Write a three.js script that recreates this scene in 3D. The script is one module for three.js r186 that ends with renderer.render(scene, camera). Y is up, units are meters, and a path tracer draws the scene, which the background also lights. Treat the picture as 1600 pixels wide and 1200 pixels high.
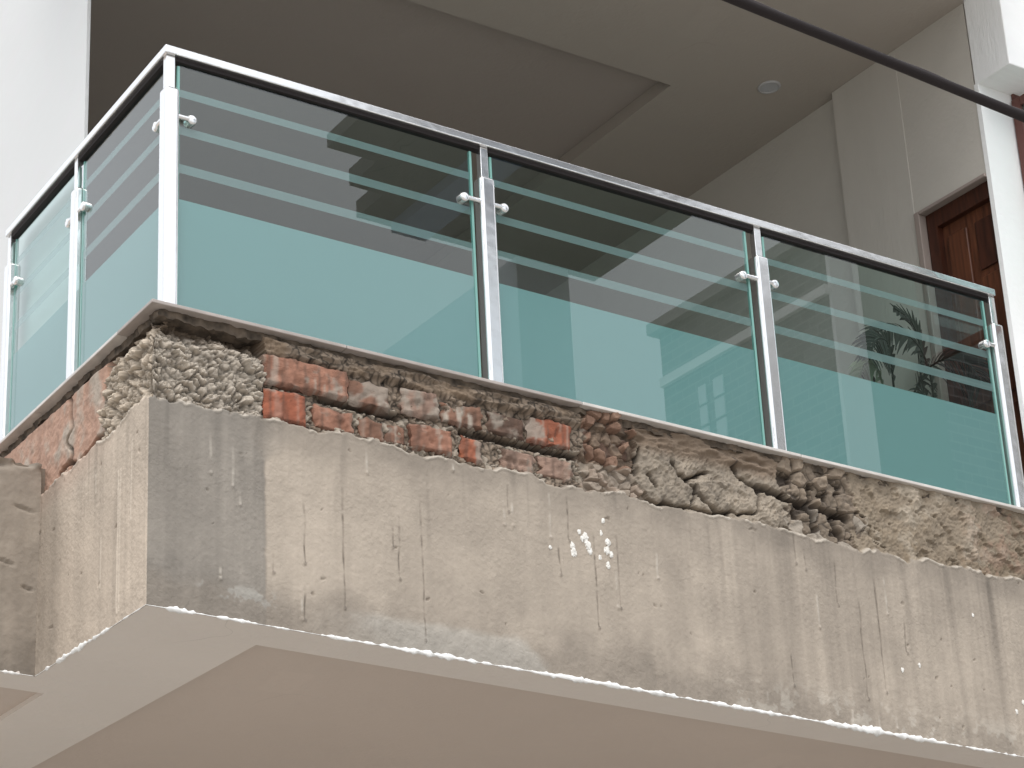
import * as THREE from 'three';
import { RoundedBoxGeometry } from 'three/addons/geometries/RoundedBoxGeometry.js';
import { mergeGeometries } from 'three/addons/utils/BufferGeometryUtils.js';

// ---------------------------------------------------------------- camera, sky, sun, exposure
const scene = new THREE.Scene();
const camera = new THREE.PerspectiveCamera(21.759, 4 / 3, 0.1, 1500);
camera.up.set(-0.155, 0.946, 0.286);
camera.position.set(-2.5176, -2.9058, 4.9991);
camera.lookAt(-2.5176 + 0.387 * 10, -2.9058 + 0.324 * 10, 4.9991 - 0.863 * 10);
camera.setViewOffset(1600, 1200, 800 - 124.3, 600 - 951.2, 1600, 1200);   // the photograph is the upper right part of a wider frame

const SUN = new THREE.Vector3(-0.30, 0.82, 0.48).normalize();
const SKY_LEVEL = 0.98;
const renderer = new THREE.WebGLRenderer({ antialias: true });
renderer.setSize(1024, 768);
renderer.toneMapping = THREE.LinearToneMapping;
renderer.toneMappingExposure = 1.38;
renderer.shadowMap.enabled = true;

// ---------------------------------------------------------------- noise
let seed = 20220805;
const rnd = () => { seed = (seed * 1664525 + 1013904223) >>> 0; return seed / 4294967296; };
const PERM = new Uint8Array(512); const GV = new Float32Array(256);
{ const a = [...Array(256).keys()]; for (let i = 255; i > 0; i--) { const j = Math.floor(rnd() * (i + 1)); [a[i], a[j]] = [a[j], a[i]]; } for (let i = 0; i < 512; i++) PERM[i] = a[i & 255]; for (let i = 0; i < 256; i++) GV[i] = rnd(); }
const hash = (x, y) => GV[PERM[(PERM[x & 255] + y) & 255]];
const sm = (t) => t * t * (3 - 2 * t);
function vn(x, y) {
  const xi = Math.floor(x), yi = Math.floor(y), u = sm(x - xi), v = sm(y - yi);
  const a = hash(xi, yi), b = hash(xi + 1, yi), c = hash(xi, yi + 1), d = hash(xi + 1, yi + 1);
  return (a + (b - a) * u + (c - a) * v + (a - b - c + d) * u * v) * 2 - 1;
}
function fbm(x, y, o = 4) { let s = 0, a = 0.5; for (let i = 0; i < o; i++) { s += a * vn(x, y); x = x * 2.03 + 17.3; y = y * 2.03 - 9.1; a *= 0.5; } return s; }
function worley(x, y) {   // [nearest, second nearest, id]
  const xi = Math.floor(x), yi = Math.floor(y); let f1 = 9, f2 = 9, id = 0;
  for (let j = -1; j <= 1; j++) for (let i = -1; i <= 1; i++) {
    const cx = xi + i, cy = yi + j, px = cx + hash(cx, cy) - x, py = cy + hash(cx + 57, cy + 113) - y, d = Math.sqrt(px * px + py * py);
    if (d < f1) { f2 = f1; f1 = d; id = hash(cx + 31, cy + 7); } else if (d < f2) f2 = d;
  }
  return [f1, f2, id];
}
const ss = (a, b, x) => { const t = Math.min(1, Math.max(0, (x - a) / (b - a))); return t * t * (3 - 2 * t); };
const lerp = (a, b, t) => a + (b - a) * t;
const mix3 = (a, b, t) => { a[0] += (b[0] - a[0]) * t; a[1] += (b[1] - a[1]) * t; a[2] += (b[2] - a[2]) * t; };
const toS = (v) => Math.round(255 * Math.min(1, Math.max(0, v <= 0.0031308 ? v * 12.92 : 1.055 * Math.pow(v, 1 / 2.4) - 0.055)));

// the sky: thin bright monsoon overcast, brighter round the veiled sun
{
  const W = 512, H = 256, data = new Float32Array(W * H * 4), d = new THREE.Vector3();
  for (let j = 0; j < H; j++) for (let i = 0; i < W; i++) {
    const el = ((j + 0.5) / H - 0.5) * Math.PI, az = ((i + 0.5) / W - 0.5) * 2 * Math.PI;
    d.set(Math.cos(el) * Math.cos(az), Math.sin(el), Math.cos(el) * Math.sin(az));
    const up = Math.max(0, d.y), k = Math.max(0, d.dot(SUN));
    const q = up + 0.25, cl = fbm(d.x / q * 1.6 + 40, d.z / q * 1.6 + 60, 5);
    let L = SKY_LEVEL * (0.82 + 0.22 * up + 0.55 * Math.pow(k, 4) + 0.9 * Math.pow(k, 30)) * (1 + 0.28 * cl);
    if (d.y < 0) L = 0.3;
    const o = (j * W + i) * 4; data[o] = L * 0.955; data[o + 1] = L; data[o + 2] = L * 1.06; data[o + 3] = 1;
  }
  const t = new THREE.DataTexture(data, W, H, THREE.RGBAFormat, THREE.FloatType);
  t.mapping = THREE.EquirectangularReflectionMapping; t.magFilter = THREE.LinearFilter; t.minFilter = THREE.LinearFilter; t.needsUpdate = true;
  scene.background = t; scene.environment = t;
}
const sun = new THREE.DirectionalLight(new THREE.Color(1, 0.955, 0.89), 1.15);
sun.position.copy(SUN).multiplyScalar(30); sun.castShadow = true; sun.shadow.radius = 60;
sun.shadow.mapSize.set(2048, 2048);
Object.assign(sun.shadow.camera, { left: -8, right: 8, top: 8, bottom: -8, near: 1, far: 80 });
scene.add(sun); scene.add(sun.target);

// ---------------------------------------------------------------- helpers
const C = (r, g, b) => new THREE.Color().setRGB(r, g, b);
function std(r, g, b, rough = 0.9, metal = 0, extra = {}) { return new THREE.MeshStandardMaterial({ color: C(r, g, b), roughness: rough, metalness: metal, ...extra }); }
function shadow(o) { o.traverse((m) => { if (m.isMesh) { m.castShadow = true; m.receiveShadow = true; } }); }
const used = {};
function numbered(n) { used[n] = (used[n] ?? -1) + 1; return used[n] ? `${n}_${String(used[n]).padStart(3, '0')}` : n; }
function thing(name, label, category) { const g = new THREE.Group(); g.name = numbered(name); g.userData = { label, category }; scene.add(g); return g; }
function part(name, geo, m, parent, label) { const o = new THREE.Mesh(geo, m); o.name = name; if (label) o.userData.label = label; parent.add(o); return o; }
function struct(name, geo, m) { const o = new THREE.Mesh(geo, m); o.name = name; o.userData.kind = 'structure'; scene.add(o); return o; }
function box(x0, x1, y0, y1, z0, z1) { const g = new THREE.BoxGeometry(Math.abs(x1 - x0), Math.abs(y1 - y0), Math.abs(z1 - z0)); g.translate((x0 + x1) / 2, (y0 + y1) / 2, (z0 + z1) / 2); return metric(g); }
function rbox(x0, x1, y0, y1, z0, z1, r = 0.004, seg = 2) { const g = new RoundedBoxGeometry(x1 - x0, y1 - y0, z1 - z0, seg, r); g.translate((x0 + x1) / 2, (y0 + y1) / 2, (z0 + z1) / 2); return g; }
function mrbox(...a) { return metric(rbox(...a)); }
function metric(g) {   // uv in metres from the position and the main axis of the normal
  const p = g.attributes.position, n = g.attributes.normal, uv = new Float32Array(p.count * 2);
  for (let i = 0; i < p.count; i++) {
    const ax = Math.abs(n.getX(i)), ay = Math.abs(n.getY(i)), az = Math.abs(n.getZ(i));
    if (ax >= ay && ax >= az) { uv[2 * i] = p.getZ(i); uv[2 * i + 1] = p.getY(i); } else if (ay >= az) { uv[2 * i] = p.getX(i); uv[2 * i + 1] = p.getZ(i); } else { uv[2 * i] = p.getX(i); uv[2 * i + 1] = p.getY(i); }
  }
  g.setAttribute('uv', new THREE.BufferAttribute(uv, 2)); return g;
}
function tex(W, H, fn, srgb = true, wrap = true) {
  const a = new Uint8Array(W * H * 4);
  for (let j = 0; j < H; j++) for (let i = 0; i < W; i++) { const c = fn((i + 0.5) / W, (j + 0.5) / H), o = (j * W + i) * 4; for (let k = 0; k < 3; k++) a[o + k] = srgb ? toS(c[k]) : Math.round(255 * Math.min(1, Math.max(0, c[k]))); a[o + 3] = 255; }
  const t = new THREE.DataTexture(a, W, H, THREE.RGBAFormat, THREE.UnsignedByteType);
  t.magFilter = THREE.LinearFilter; t.minFilter = THREE.LinearFilter; if (wrap) t.wrapS = t.wrapT = THREE.RepeatWrapping;
  if (srgb) t.colorSpace = THREE.SRGBColorSpace; t.needsUpdate = true; return t;
}
// tileable noise from four blended corners
function tile(f, u, v, n) { const a = f(u * n, v * n), b = f((u - 1) * n, v * n), c = f(u * n, (v - 1) * n), d = f((u - 1) * n, (v - 1) * n); return lerp(lerp(a, b, u), lerp(c, d, u), v); }
const grit = tex(512, 512, (u, v) => { const k = 0.5 + 0.55 * tile((x, y) => fbm(x, y, 4), u, v, 40) + 0.25 * tile((x, y) => fbm(x + 90, y, 3), u, v, 9); return [k, k, k]; }, false);
const grit1 = grit.clone(); grit1.repeat.set(5.45 / 0.45, 1 / 0.45); grit1.needsUpdate = true;
const gritM = grit.clone(); gritM.repeat.set(1 / 0.6, 1 / 0.6); gritM.needsUpdate = true;
const paintTone = tex(512, 512, (u, v) => { const k = 0.94 + 0.07 * tile((x, y) => fbm(x, y, 5), u, v, 6) + 0.03 * tile((x, y) => fbm(x + 50, y + 9, 3), u, v, 30); return [k, k * 0.998, k * 0.99]; });
paintTone.repeat.set(1 / 2.3, 1 / 2.3);
const damp = tex(1024, 1024, (u, v) => { const a = tile((x, y) => fbm(x, y, 5), u, v, 5), b = tile((x, y) => fbm(x + 20, y + 70, 5), u, v, 3), cr = Math.abs(tile((x, y) => fbm(x + 7, y + 3, 4), u, v, 4)), m = tile((x, y) => fbm(x + 3, y, 2), u, v, 3); const k = 0.97 + 0.05 * a - 0.10 * ss(0.14, 0.34, b) + 0.03 * ss(0.12, 0.16, b) - 0.16 * ss(0.006, 0.001, cr) * ss(0.05, 0.25, m); return [k, k * 0.992, k * 0.975]; });
damp.repeat.set(1 / 2.1, 1 / 2.1);
const painted = (r, g, b, rough = 0.8) => std(r, g, b, rough, 0, { map: paintTone, bumpMap: gritM, bumpScale: 0.0016 });

// ---------------------------------------------------------------- materials
const M = {
  whiteWall: painted(0.90, 0.90, 0.895),
  cream: painted(0.54, 0.505, 0.455),
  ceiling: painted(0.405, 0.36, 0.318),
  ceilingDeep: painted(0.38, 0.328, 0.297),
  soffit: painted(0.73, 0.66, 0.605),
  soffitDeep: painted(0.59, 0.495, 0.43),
  floor: std(0.72, 0.69, 0.65, 0.5),
  bed: std(0.15, 0.115, 0.085, 1),
  core: std(0.2, 0.16, 0.125, 1),
  steel: std(0.76, 0.75, 0.745, 0.17, 0.92),
  clampSteel: std(0.82, 0.81, 0.80, 0.22, 1),
  sillPale: std(0.66, 0.62, 0.58, 0.45), sillBrown: std(0.43, 0.38, 0.35, 0.5),
  edgePaint: std(0.82, 0.80, 0.77, 0.6),
  brown: std(0.105, 0.035, 0.026, 0.5),
  railShade: std(0.012, 0.007, 0.007, 0.75),
};
const grain = tex(512, 512, (u, v) => { const w = tile((x, y) => fbm(x * 14, y * 1.2 + 2 * fbm(x * 2, y * 0.6, 2), 4), u, v, 5); const k = 0.75 + 0.7 * w; return [0.135 * k, 0.045 * k, 0.02 * k]; });
grain.repeat.set(1.5, 1.5);
M.wood = new THREE.MeshStandardMaterial({ map: grain, roughness: 0.42 });
M.woodDark = new THREE.MeshStandardMaterial({ map: grain, color: C(0.5, 0.42, 0.42), roughness: 0.45 });
M.glass = new THREE.MeshPhysicalMaterial({ color: C(0.66, 0.82, 0.80), roughness: 0, transmission: 1, thickness: 0, ior: 1.80 });
M.glassEdge = new THREE.MeshPhysicalMaterial({ color: C(0.20, 0.40, 0.355), roughness: 0.2, transmission: 0, ior: 1.5 });
M.frost = new THREE.MeshPhysicalMaterial({ color: C(0.335, 0.465, 0.475), roughness: 1, transmission: 0.30, thickness: 0, ior: 1.5 });
M.stripe = new THREE.MeshPhysicalMaterial({ color: C(0.47, 0.51, 0.52), roughness: 1, transmission: 0.25, thickness: 0, ior: 1.5, transparent: true, opacity: 0.58 });

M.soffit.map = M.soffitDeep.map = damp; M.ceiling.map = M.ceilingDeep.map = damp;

// ---------------------------------------------------------------- ground
{
  const t = tex(1024, 1024, (u, v) => { const k = 0.37 + 0.10 * tile((x, y) => fbm(x, y, 5), u, v, 8) + 0.05 * tile((x, y) => fbm(x + 33, y + 5, 3), u, v, 60); return [k, k * 0.94, k * 0.86]; });
  t.repeat.set(1 / 7, 1 / 7);
  const g = new THREE.CircleGeometry(700, 96); g.rotateX(-Math.PI / 2); g.translate(0, -4.5, 0); metric(g);
  struct('ground', g, new THREE.MeshStandardMaterial({ map: t, roughness: 0.95 }));
}

// ---------------------------------------------------------------- the house
const house = thing('house', 'cream and white house with shaded balcony recess, wooden door and white front wall at right', 'house');
{
  // white side wall left of the recess, closed recess behind
  part('side_wall', rbox(0.05, 0.066, -0.02, 4.2, -6.4, -0.79, 0.003), painted(0.72, 0.72, 0.715), house, 'white side wall left of the balcony recess');
  part('back_wall', box(0.066, 3.74, -0.55, 2.6, -5.0, -4.8), M.cream, house);
  part('floor', box(0.07, 3.72, -0.58, -0.53, -4.8, -0.14), M.floor, house);
  part('inner_wall', box(3.74, 3.95, -0.55, 2.6, -4.8, -0.71), M.cream, house);
  // pillar and door wall, plane x = 3.70
  part('pillar', rbox(3.70, 3.95, -0.55, 2.3, -0.71, -0.345, 0.002), M.cream, house);
  part('lintel_wall', box(3.7025, 3.95, 1.485, 2.62, -0.345, 0.03), M.cream, house);
  // ceiling: a flat border round a shallow raised field
  const cb = [box(0.068, 3.52, 2.3, 2.365, -0.985, 0.5), box(3.52, 3.69, 2.3, 2.365, -0.985, 0.06), box(3.69, 3.74, 2.3, 2.365, -0.985, 0.034), box(-0.3, 0.068, 2.3, 2.365, -0.788, 0.5), box(3.02, 3.74, 2.3, 2.365, -4.8, -0.985), box(0.068, 0.3, 2.3, 2.365, -4.8, -0.985)];  // front and left overhang is out of view, added to keep sun out
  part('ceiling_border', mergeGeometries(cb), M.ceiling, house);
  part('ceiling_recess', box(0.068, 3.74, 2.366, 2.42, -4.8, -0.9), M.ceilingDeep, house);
  part('upper_slab_sun_shade', mergeGeometries([box(0.068, 3.52, 2.425, 2.9, -6.4, 0.5), box(3.52, 3.69, 2.425, 2.9, -6.4, 0.06), box(-0.3, 0.0675, 2.37, 2.9, -0.788, 0.5), box(3.96, 8, 2.63, 2.9, -6.4, 0.03)]), M.cream, house);  // slab ends carried forward and left unseen, added to shade the recess
  // front at right
  part('front_wall', box(3.70, 6.6, -0.02, 1.90, 0.03, 0.05), M.whiteWall, house, 'bright white front wall at the right edge');
  part('front_fascia', rbox(3.70, 6.6, 1.895, 4.2, 0.035, 0.21, 0.005), M.whiteWall, house, 'projecting white fascia above the front wall');
  part('ground_floor_wall', mergeGeometries([box(-0.6, 6.6, -4.5, -0.9, -3.4, -3.2), box(6.4, 6.6, -4.5, -1, -3.2, 0)]), M.cream, house);
  // door in the wall facing the balcony
  const door = part('door', box(3.757, 3.80, -0.53, 1.47, -0.30, 0.028), M.wood, house, 'brown panelled wooden door');
  const fr = mergeGeometries([box(3.728, 3.757, -0.53, 1.47, -0.315, -0.262), box(3.728, 3.757, 1.395, 1.47, -0.262, 0.028)]);
  part('door_frame', fr, M.woodDark, door);
  part('door_panel', mrbox(3.742, 3.7575, 0.55, 1.335, -0.235, -0.135, 0.006), M.wood, door);
  part('door_panel', mrbox(3.742, 3.7575, 0.55, 1.08, -0.10, 0.022, 0.006), M.wood, door);
  part('door_panel', mrbox(3.748, 3.7575, 1.115, 1.335, -0.10, 0.022, 0.004), M.woodDark, door);
  part('door_panel', mrbox(3.742, 3.7575, -0.4, 0.5, -0.235, 0.02, 0.006), M.wood, door);
  const trim = std(0.30, 0.245, 0.215, 0.7);
  part('door_casing', mergeGeometries([rbox(3.690, 3.73, -0.53, 1.487, -0.343, -0.316, 0.004), rbox(3.690, 3.73, 1.470, 1.486, -0.316, 0.028, 0.004)]), trim, door);
  // open brown casement sash on the front wall
  const sash = mergeGeometries([rbox(3.875, 3.90, 0.9, 1.86, 0.055, 0.095, 0.003), rbox(3.875, 3.90, 0.9, 1.86, 0.50, 0.54, 0.003), rbox(3.876, 3.899, 1.82, 1.86, 0.095, 0.50, 0.003), rbox(3.876, 3.899, 0.9, 0.94, 0.095, 0.50, 0.003), rbox(3.878, 3.897, 1.40, 1.425, 0.095, 0.50, 0.003)]);
  const w = part('window', sash, M.brown, house, 'brown casement sash standing open on the white front wall');
  part('pane', box(3.886, 3.889, 0.94, 1.82, 0.095, 0.50), M.glass, w);
  part('window_frame', mergeGeometries([rbox(3.885, 3.925, 0.86, 1.90, 0.051, 0.062, 0.003), rbox(3.925, 4.7, 1.86, 1.90, 0.051, 0.062, 0.003)]), M.brown, w);
}
// recessed round ceiling light
{
  const t = thing('ceiling_light', 'small round unlit ceiling light on the shaded balcony ceiling', 'ceiling light');
  t.position.set(3.418, 2.3, -0.797);
  const ring = new THREE.LatheGeometry([[0.036, -0.001], [0.037, -0.007], [0.043, -0.009], [0.049, -0.006], [0.050, -0.0005]].map(([x, y]) => new THREE.Vector2(x, y)), 40);
  part('rim', ring, std(0.42, 0.41, 0.41, 0.5), t);
  const disc = new THREE.CylinderGeometry(0.0368, 0.0368, 0.004, 40); disc.translate(0, -0.004, 0);
  part('diffuser', disc, std(0.42, 0.42, 0.43, 0.5), t);
}

// ---------------------------------------------------------------- the balcony body
const balcony = thing('balcony', 'grey plastered balcony beam with broken plaster, bare red bricks and thin stone sill', 'balcony');
const LEFT = 1.42, RIGHT = 4.03, SPAN = LEFT + RIGHT, YB = -1.0, YT = -0.008;
const darkDrips = [[0.455, -0.564, -0.776], [0.454, -0.85, -0.959], [0.595, -0.484, -0.898], [0.344, -0.753, -0.825], [0.776, -0.579, -0.666], [0.799, -0.543, -0.769], [0.886, -0.46, -0.957], [1.424, -0.516, -0.647], [1.466, -0.349, -0.521], [1.568, -0.468, -0.807], [1.662, -0.45, -0.725], [1.227, -0.338, -0.463], [2.723, -0.5, -0.884], [2.81, -0.413, -0.849], [2.627, -0.372, -0.555], [2.449, -0.283, -0.429], [2.932, -0.538, -0.685], [2.491, -0.348, -0.445], [2.385, -0.743, -0.885]];
const paleDrips = [[1.21, -0.421, -0.511], [1.243, -0.414, -0.509], [1.393, -0.352, -0.523], [0.129, -0.373, -0.541], [0.205, -0.4, -0.569], [0.229, -0.565, -0.628], [0.163, -0.826, -0.877], [1.651, -0.589, -0.725], [1.828, -0.49, -0.593], [2.857, -0.405, -0.553], [2.53, -0.509, -0.652], [2.638, -0.9, -0.995], [2.762, -0.931, -0.988], [2.843, -0.919, -0.977], [0.443, -0.881, -0.959], [0.688, -0.334, -0.433], [1.015, -0.324, -0.358]];
const cracks = [[1.649, -0.21, 1.755, -0.30], [1.848, -0.203, 1.875, -0.245], [1.943, -0.137, 2.008, -0.191], [2.112, -0.135, 2.008, -0.191], [2.008, -0.191, 2.125, -0.289], [2.125, -0.289, 2.30, -0.268], [2.219, -0.065, 2.262, -0.135], [2.262, -0.135, 2.337, -0.176], [1.755, -0.30, 2.125, -0.302], [2.30, -0.268, 2.345, -0.17], [1.807, -0.11, 1.79, -0.21], [2.05, -0.195, 2.02, -0.29]];
const GAPS = [[2.33, -0.160, 2.50, -0.178], [2.50, -0.178, 2.74, -0.205], [2.56, -0.12, 2.58, -0.285], [2.66, -0.21, 2.70, -0.28]];
function segDist(px, py, [x0, y0, x1, y1]) { const dx = x1 - x0, dy = y1 - y0, t = Math.min(1, Math.max(0, ((px - x0) * dx + (py - y0) * dy) / (dx * dx + dy * dy))); return Math.hypot(px - x0 - t * dx, py - y0 - t * dy); }
// s runs along the left face (s < 0) and the front (s > 0); returns the depth below the plaster and the colour
function edgeY(s) { const x = s - 0.085; let e = -0.318 + 0.012 * vn(s * 5.1, 3.3) + 0.010 * vn(s * 17, 8.8) + 0.006 * vn(s * 55, 1.2) + 0.003 * vn(s * 140, 5.5); if (x > 1.7 && x < 2.75) e += 0.008; if (x > 3.0) e += 0.018; if (s < -0.1) e -= 0.035 * ss(-0.1, -0.3, s); return e; }
const OUT = { d: 0, c: [0, 0, 0] };
function face(s, y, wantColour) {
  const x = s - 0.085, c = OUT.c, front = s >= 0;
  const e = edgeY(s), t = y - e;
  const n1 = fbm(s * 2.1 + 5, y * 2.1, 4), n2 = fbm(s * 9, y * 9 + 20, 4), n3 = fbm(s * 46 + 11, y * 46, 3);
  let d = 0;
  // ---- plaster
  const streak = fbm(s * 26, y * 1.3 + 7, 3), fineStreak = fbm(s * 85, y * 2.2, 2);
  if (wantColour) {
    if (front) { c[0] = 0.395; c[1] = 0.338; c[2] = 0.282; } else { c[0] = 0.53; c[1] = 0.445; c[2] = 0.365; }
    let k = 1 + 0.16 * n1 + 0.14 * n2 + 0.07 * n3;
    const wet = front ? 0.25 + 0.75 * ss(1.5, 2.6, x) : 0.5;
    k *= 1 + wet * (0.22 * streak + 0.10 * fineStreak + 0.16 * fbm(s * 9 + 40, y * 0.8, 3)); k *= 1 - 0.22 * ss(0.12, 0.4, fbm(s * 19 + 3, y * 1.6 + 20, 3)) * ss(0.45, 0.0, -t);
    if (front) {
      // darker grey patch round the corner with a crisp edge at the right
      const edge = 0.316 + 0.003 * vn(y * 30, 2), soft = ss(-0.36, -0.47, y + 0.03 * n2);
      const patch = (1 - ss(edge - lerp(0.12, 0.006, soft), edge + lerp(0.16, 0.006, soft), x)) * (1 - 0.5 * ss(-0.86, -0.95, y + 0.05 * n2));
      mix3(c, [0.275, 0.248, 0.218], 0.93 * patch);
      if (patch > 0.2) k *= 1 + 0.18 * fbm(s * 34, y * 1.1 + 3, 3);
      // paler field right of it
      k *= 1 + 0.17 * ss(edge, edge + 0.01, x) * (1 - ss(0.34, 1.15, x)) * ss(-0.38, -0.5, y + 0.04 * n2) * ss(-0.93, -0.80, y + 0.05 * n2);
      k *= 1 + 0.06 * ss(1.1, 1.5, x) * (1 - ss(1.9, 2.3, x)) * ss(-0.45, -0.6, y);
      // damp, dirty bands
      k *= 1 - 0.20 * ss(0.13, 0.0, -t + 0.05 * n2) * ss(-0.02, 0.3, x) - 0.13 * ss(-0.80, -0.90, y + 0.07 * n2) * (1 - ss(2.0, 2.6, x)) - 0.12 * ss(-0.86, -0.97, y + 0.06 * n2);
      // slurry left along the foot
      const f1 = ss(0.015, 0.05, 0.085 - Math.abs(y + 0.955 - 0.02 * n2) ) * ss(0.5, 0.72, x + 0.15 * n2) * (1 - ss(1.28, 1.34, x + 0.1 * n2));
      mix3(c, [0.44, 0.41, 0.37], 0.75 * f1); k *= 1 + 0.18 * f1;
      const f2 = ss(0.0, 0.03, 0.045 - Math.abs(y + 0.915 + 0.02 * n2)) * ss(0.06, 0.12, x) * (1 - ss(0.30, 0.42, x + 0.1 * n2));
      mix3(c, [0.44, 0.42, 0.385], 0.7 * f2 * ss(-0.05, 0.2, n3 + n2));
      const f3 = ss(-0.84, -0.97, y) * ss(2.0, 2.2, x) * ss(0.02, 0.22, n2 + 0.6 * n3); mix3(c, [0.52, 0.47, 0.41], 0.7 * f3);
    } else {
      k *= 1 - 0.22 * ss(-0.60, -0.68, s) + 0.07 * ss(-0.3, -0.05, s);  // soft shadow towards the far end is painted into the plaster colour
      k *= 1 + 0.20 * fbm(s * 40, y * 1.0 + 13, 3) * ss(-0.45, -0.2, s);
      mix3(c, [0.50, 0.33, 0.26], 0.35 * ss(0.12, 0, -t) * ss(-0.2, -0.5, s));
      if (s > -0.012) k *= 1.12;
    }
    c[0] *= k; c[1] *= k; c[2] *= k;
  }
  d += 0.0012 * n2 + 0.0006 * n3 + 0.0007 * fineStreak;
  if (y < -0.85) d += 0.0022 * ss(-0.85, -0.95, y) * fbm(s * 24, y * 24, 3);
  if (front) {
    for (const [dx, a, b] of darkDrips) { const q = Math.abs(x - dx - 0.004 * vn(y * 14, dx * 40)); if (q < 0.012 && y < a && y > b) { const w = lerp(0.0062, 0.0036, (a - y) / (a - b)), m = ss(w, w * 0.35, q) * ss(a, a - 0.05, y) * (0.65 + 0.6 * vn(y * 55, dx * 99)); d -= 0.0012 * m; if (wantColour) mix3(c, [0.15, 0.125, 0.10], 0.72 * Math.max(0, m)); } const dd = Math.hypot(x - dx, (y - b) * 0.8); if (dd < 0.011) { const m = ss(0.008, 0.003, dd); d += 0.003 * m; if (wantColour) mix3(c, [0.12, 0.1, 0.085], 0.4 * m); } }
    for (const [dx, a, b] of paleDrips) { const q = Math.abs(x - dx - 0.003 * vn(y * 14, dx * 40)); if (q < 0.012 && y < a && y > b) { const m = ss(0.0065, 0.002, q) * (0.55 + 0.7 * vn(y * 40, dx * 99)) * ss(a, a - 0.03, y); d += 0.0016 * m; if (wantColour) mix3(c, [0.55, 0.50, 0.44], 0.6 * Math.max(0, m)); } const dd = Math.hypot(x - dx, (y - b) * 0.8); if (dd < 0.013) { const m = ss(0.008, 0.003, dd); d += 0.003 * m; } }
  } else {
    for (const [dz, a, b] of [[-0.203, -0.50, -0.973], [-0.188, -0.5, -0.97], [-0.11, -0.43, -0.7], [-0.322, -0.68, -0.85], [-0.37, -0.45, -0.52]]) { const q = Math.abs(s - dz - 0.003 * vn(y * 12, dz * 90)); if (q < 0.012 && y < a && y > b) { const m = ss(0.007, 0.002, q); d += 0.002 * m; if (wantColour) mix3(c, [0.66, 0.58, 0.49], 0.5 * m); } }
  }
  // pocks and small scars
  const pk = worley(s * 15 + 3 + n2, y * 15); if (pk[2] > 0.86) { const m = ss(0.02 + 0.6 * (pk[2] - 0.82), 0.02, pk[0] + 0.10 * n3); d -= 0.004 * m; if (wantColour) mix3(c, [0.2, 0.165, 0.13], 0.35 * m); }
  // ---- broken zone under the sill
  if (t > -0.012) {
    const into = ss(-0.006, 0.010, t + 0.006 * n3), lip = ss(0.013, 0.002, Math.abs(t + 0.002)) * ss(-0.1, 0.25, vn(s * 33, 77));
    let bd = -0.03; const b = [0.24, 0.19, 0.145];
    const hx = s, isPebble = front ? x < 0.325 + 0.012 * vn(y * 25, 3) : s > -0.36 + 0.02 * vn(y * 20, 9);
    const top = ss(-0.11, -0.03, y + 0.02 * n2);
    if (isPebble) {
      const wx = 0.016 * fbm(hx * 30 + 4, y * 30, 3), wy = 0.016 * fbm(hx * 30 + 60, y * 30 + 31, 3);
      const w1 = worley((hx + wx) * 24 + 8 * y, (y + wy) * 34), w2 = worley((hx + wx) * 58 + 5, (y + wy) * 78 + 9);
      const arris = ss(0, 0.02, Math.abs(s)), lump = ss(0.02, 0.34, w1[1] - w1[0]), l2 = ss(0.03, 0.4, w2[1] - w2[0]);
      bd = -0.030 + (0.021 * lump * (0.1 + 1.1 * w1[2]) + 0.010 * l2 * (0.2 + w2[2])) * (0.35 + 0.65 * arris) + 0.016 * n2 + 0.004 * n3 - 0.012 * ss(0.15, 0.4, fbm(s * 30, y * 30 + 70, 3)) - 0.075 * ss(-0.13, -0.03, y + 0.02 * n2 + 0.02 * vn(s * 7, 4));
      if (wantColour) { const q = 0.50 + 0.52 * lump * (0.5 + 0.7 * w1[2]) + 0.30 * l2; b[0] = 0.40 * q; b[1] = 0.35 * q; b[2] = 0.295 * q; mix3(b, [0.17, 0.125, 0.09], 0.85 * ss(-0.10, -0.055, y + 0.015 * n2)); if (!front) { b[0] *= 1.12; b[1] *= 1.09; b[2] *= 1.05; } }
    } else if (!front) {
      // brick faces smeared with render
      bd = -0.022 + 0.006 * n2 + 0.004 * n3 - 0.05 * ss(-0.07, -0.02, y);
      const cr = Math.min(Math.abs(s + 0.64 + 0.05 * (y + 0.2) + 0.03 * vn(y * 22, 1)), Math.abs(y - e - 0.03 - 0.02 * vn(s * 16, 6)) + (s > -0.72 ? 0 : 0.05));
      const cm = ss(0.014, 0.004, cr); bd -= 0.03 * cm;
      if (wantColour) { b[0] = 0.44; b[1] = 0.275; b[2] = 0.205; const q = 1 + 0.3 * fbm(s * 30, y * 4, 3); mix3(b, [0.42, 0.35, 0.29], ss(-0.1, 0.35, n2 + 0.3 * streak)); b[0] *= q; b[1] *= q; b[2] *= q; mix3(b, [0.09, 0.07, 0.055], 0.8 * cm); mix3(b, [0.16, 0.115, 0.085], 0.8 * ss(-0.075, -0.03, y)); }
    } else if (x < 1.57 + 0.05 * n2 + 0.02 * n3) {
      // mortar bed between the bricks, and the crumbling bedding above them
      const w1 = worley(x * 34 + 1.2 * n2, y * 52 + 1.2 * n3);
      bd = -0.038 + 0.014 * ss(0.03, 0.35, w1[1] - w1[0]) * w1[2] + 0.012 * n2 + 0.008 * n3;
      if (y > -0.088) bd = lerp(bd, -0.018 - 0.04 * ss(-0.035, -0.008, y) + 0.02 * fbm(x * 14, y * 60, 4), ss(-0.088, -0.07, y + 0.012 * n2));
      if (y < -0.29) bd += 0.012; bd -= 0.035 * ss(0.016, 0.006, Math.abs(y + 0.196 + 0.006 * n2)) * ss(-0.15, 0.15, vn(x * 4.2, 14));
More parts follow.
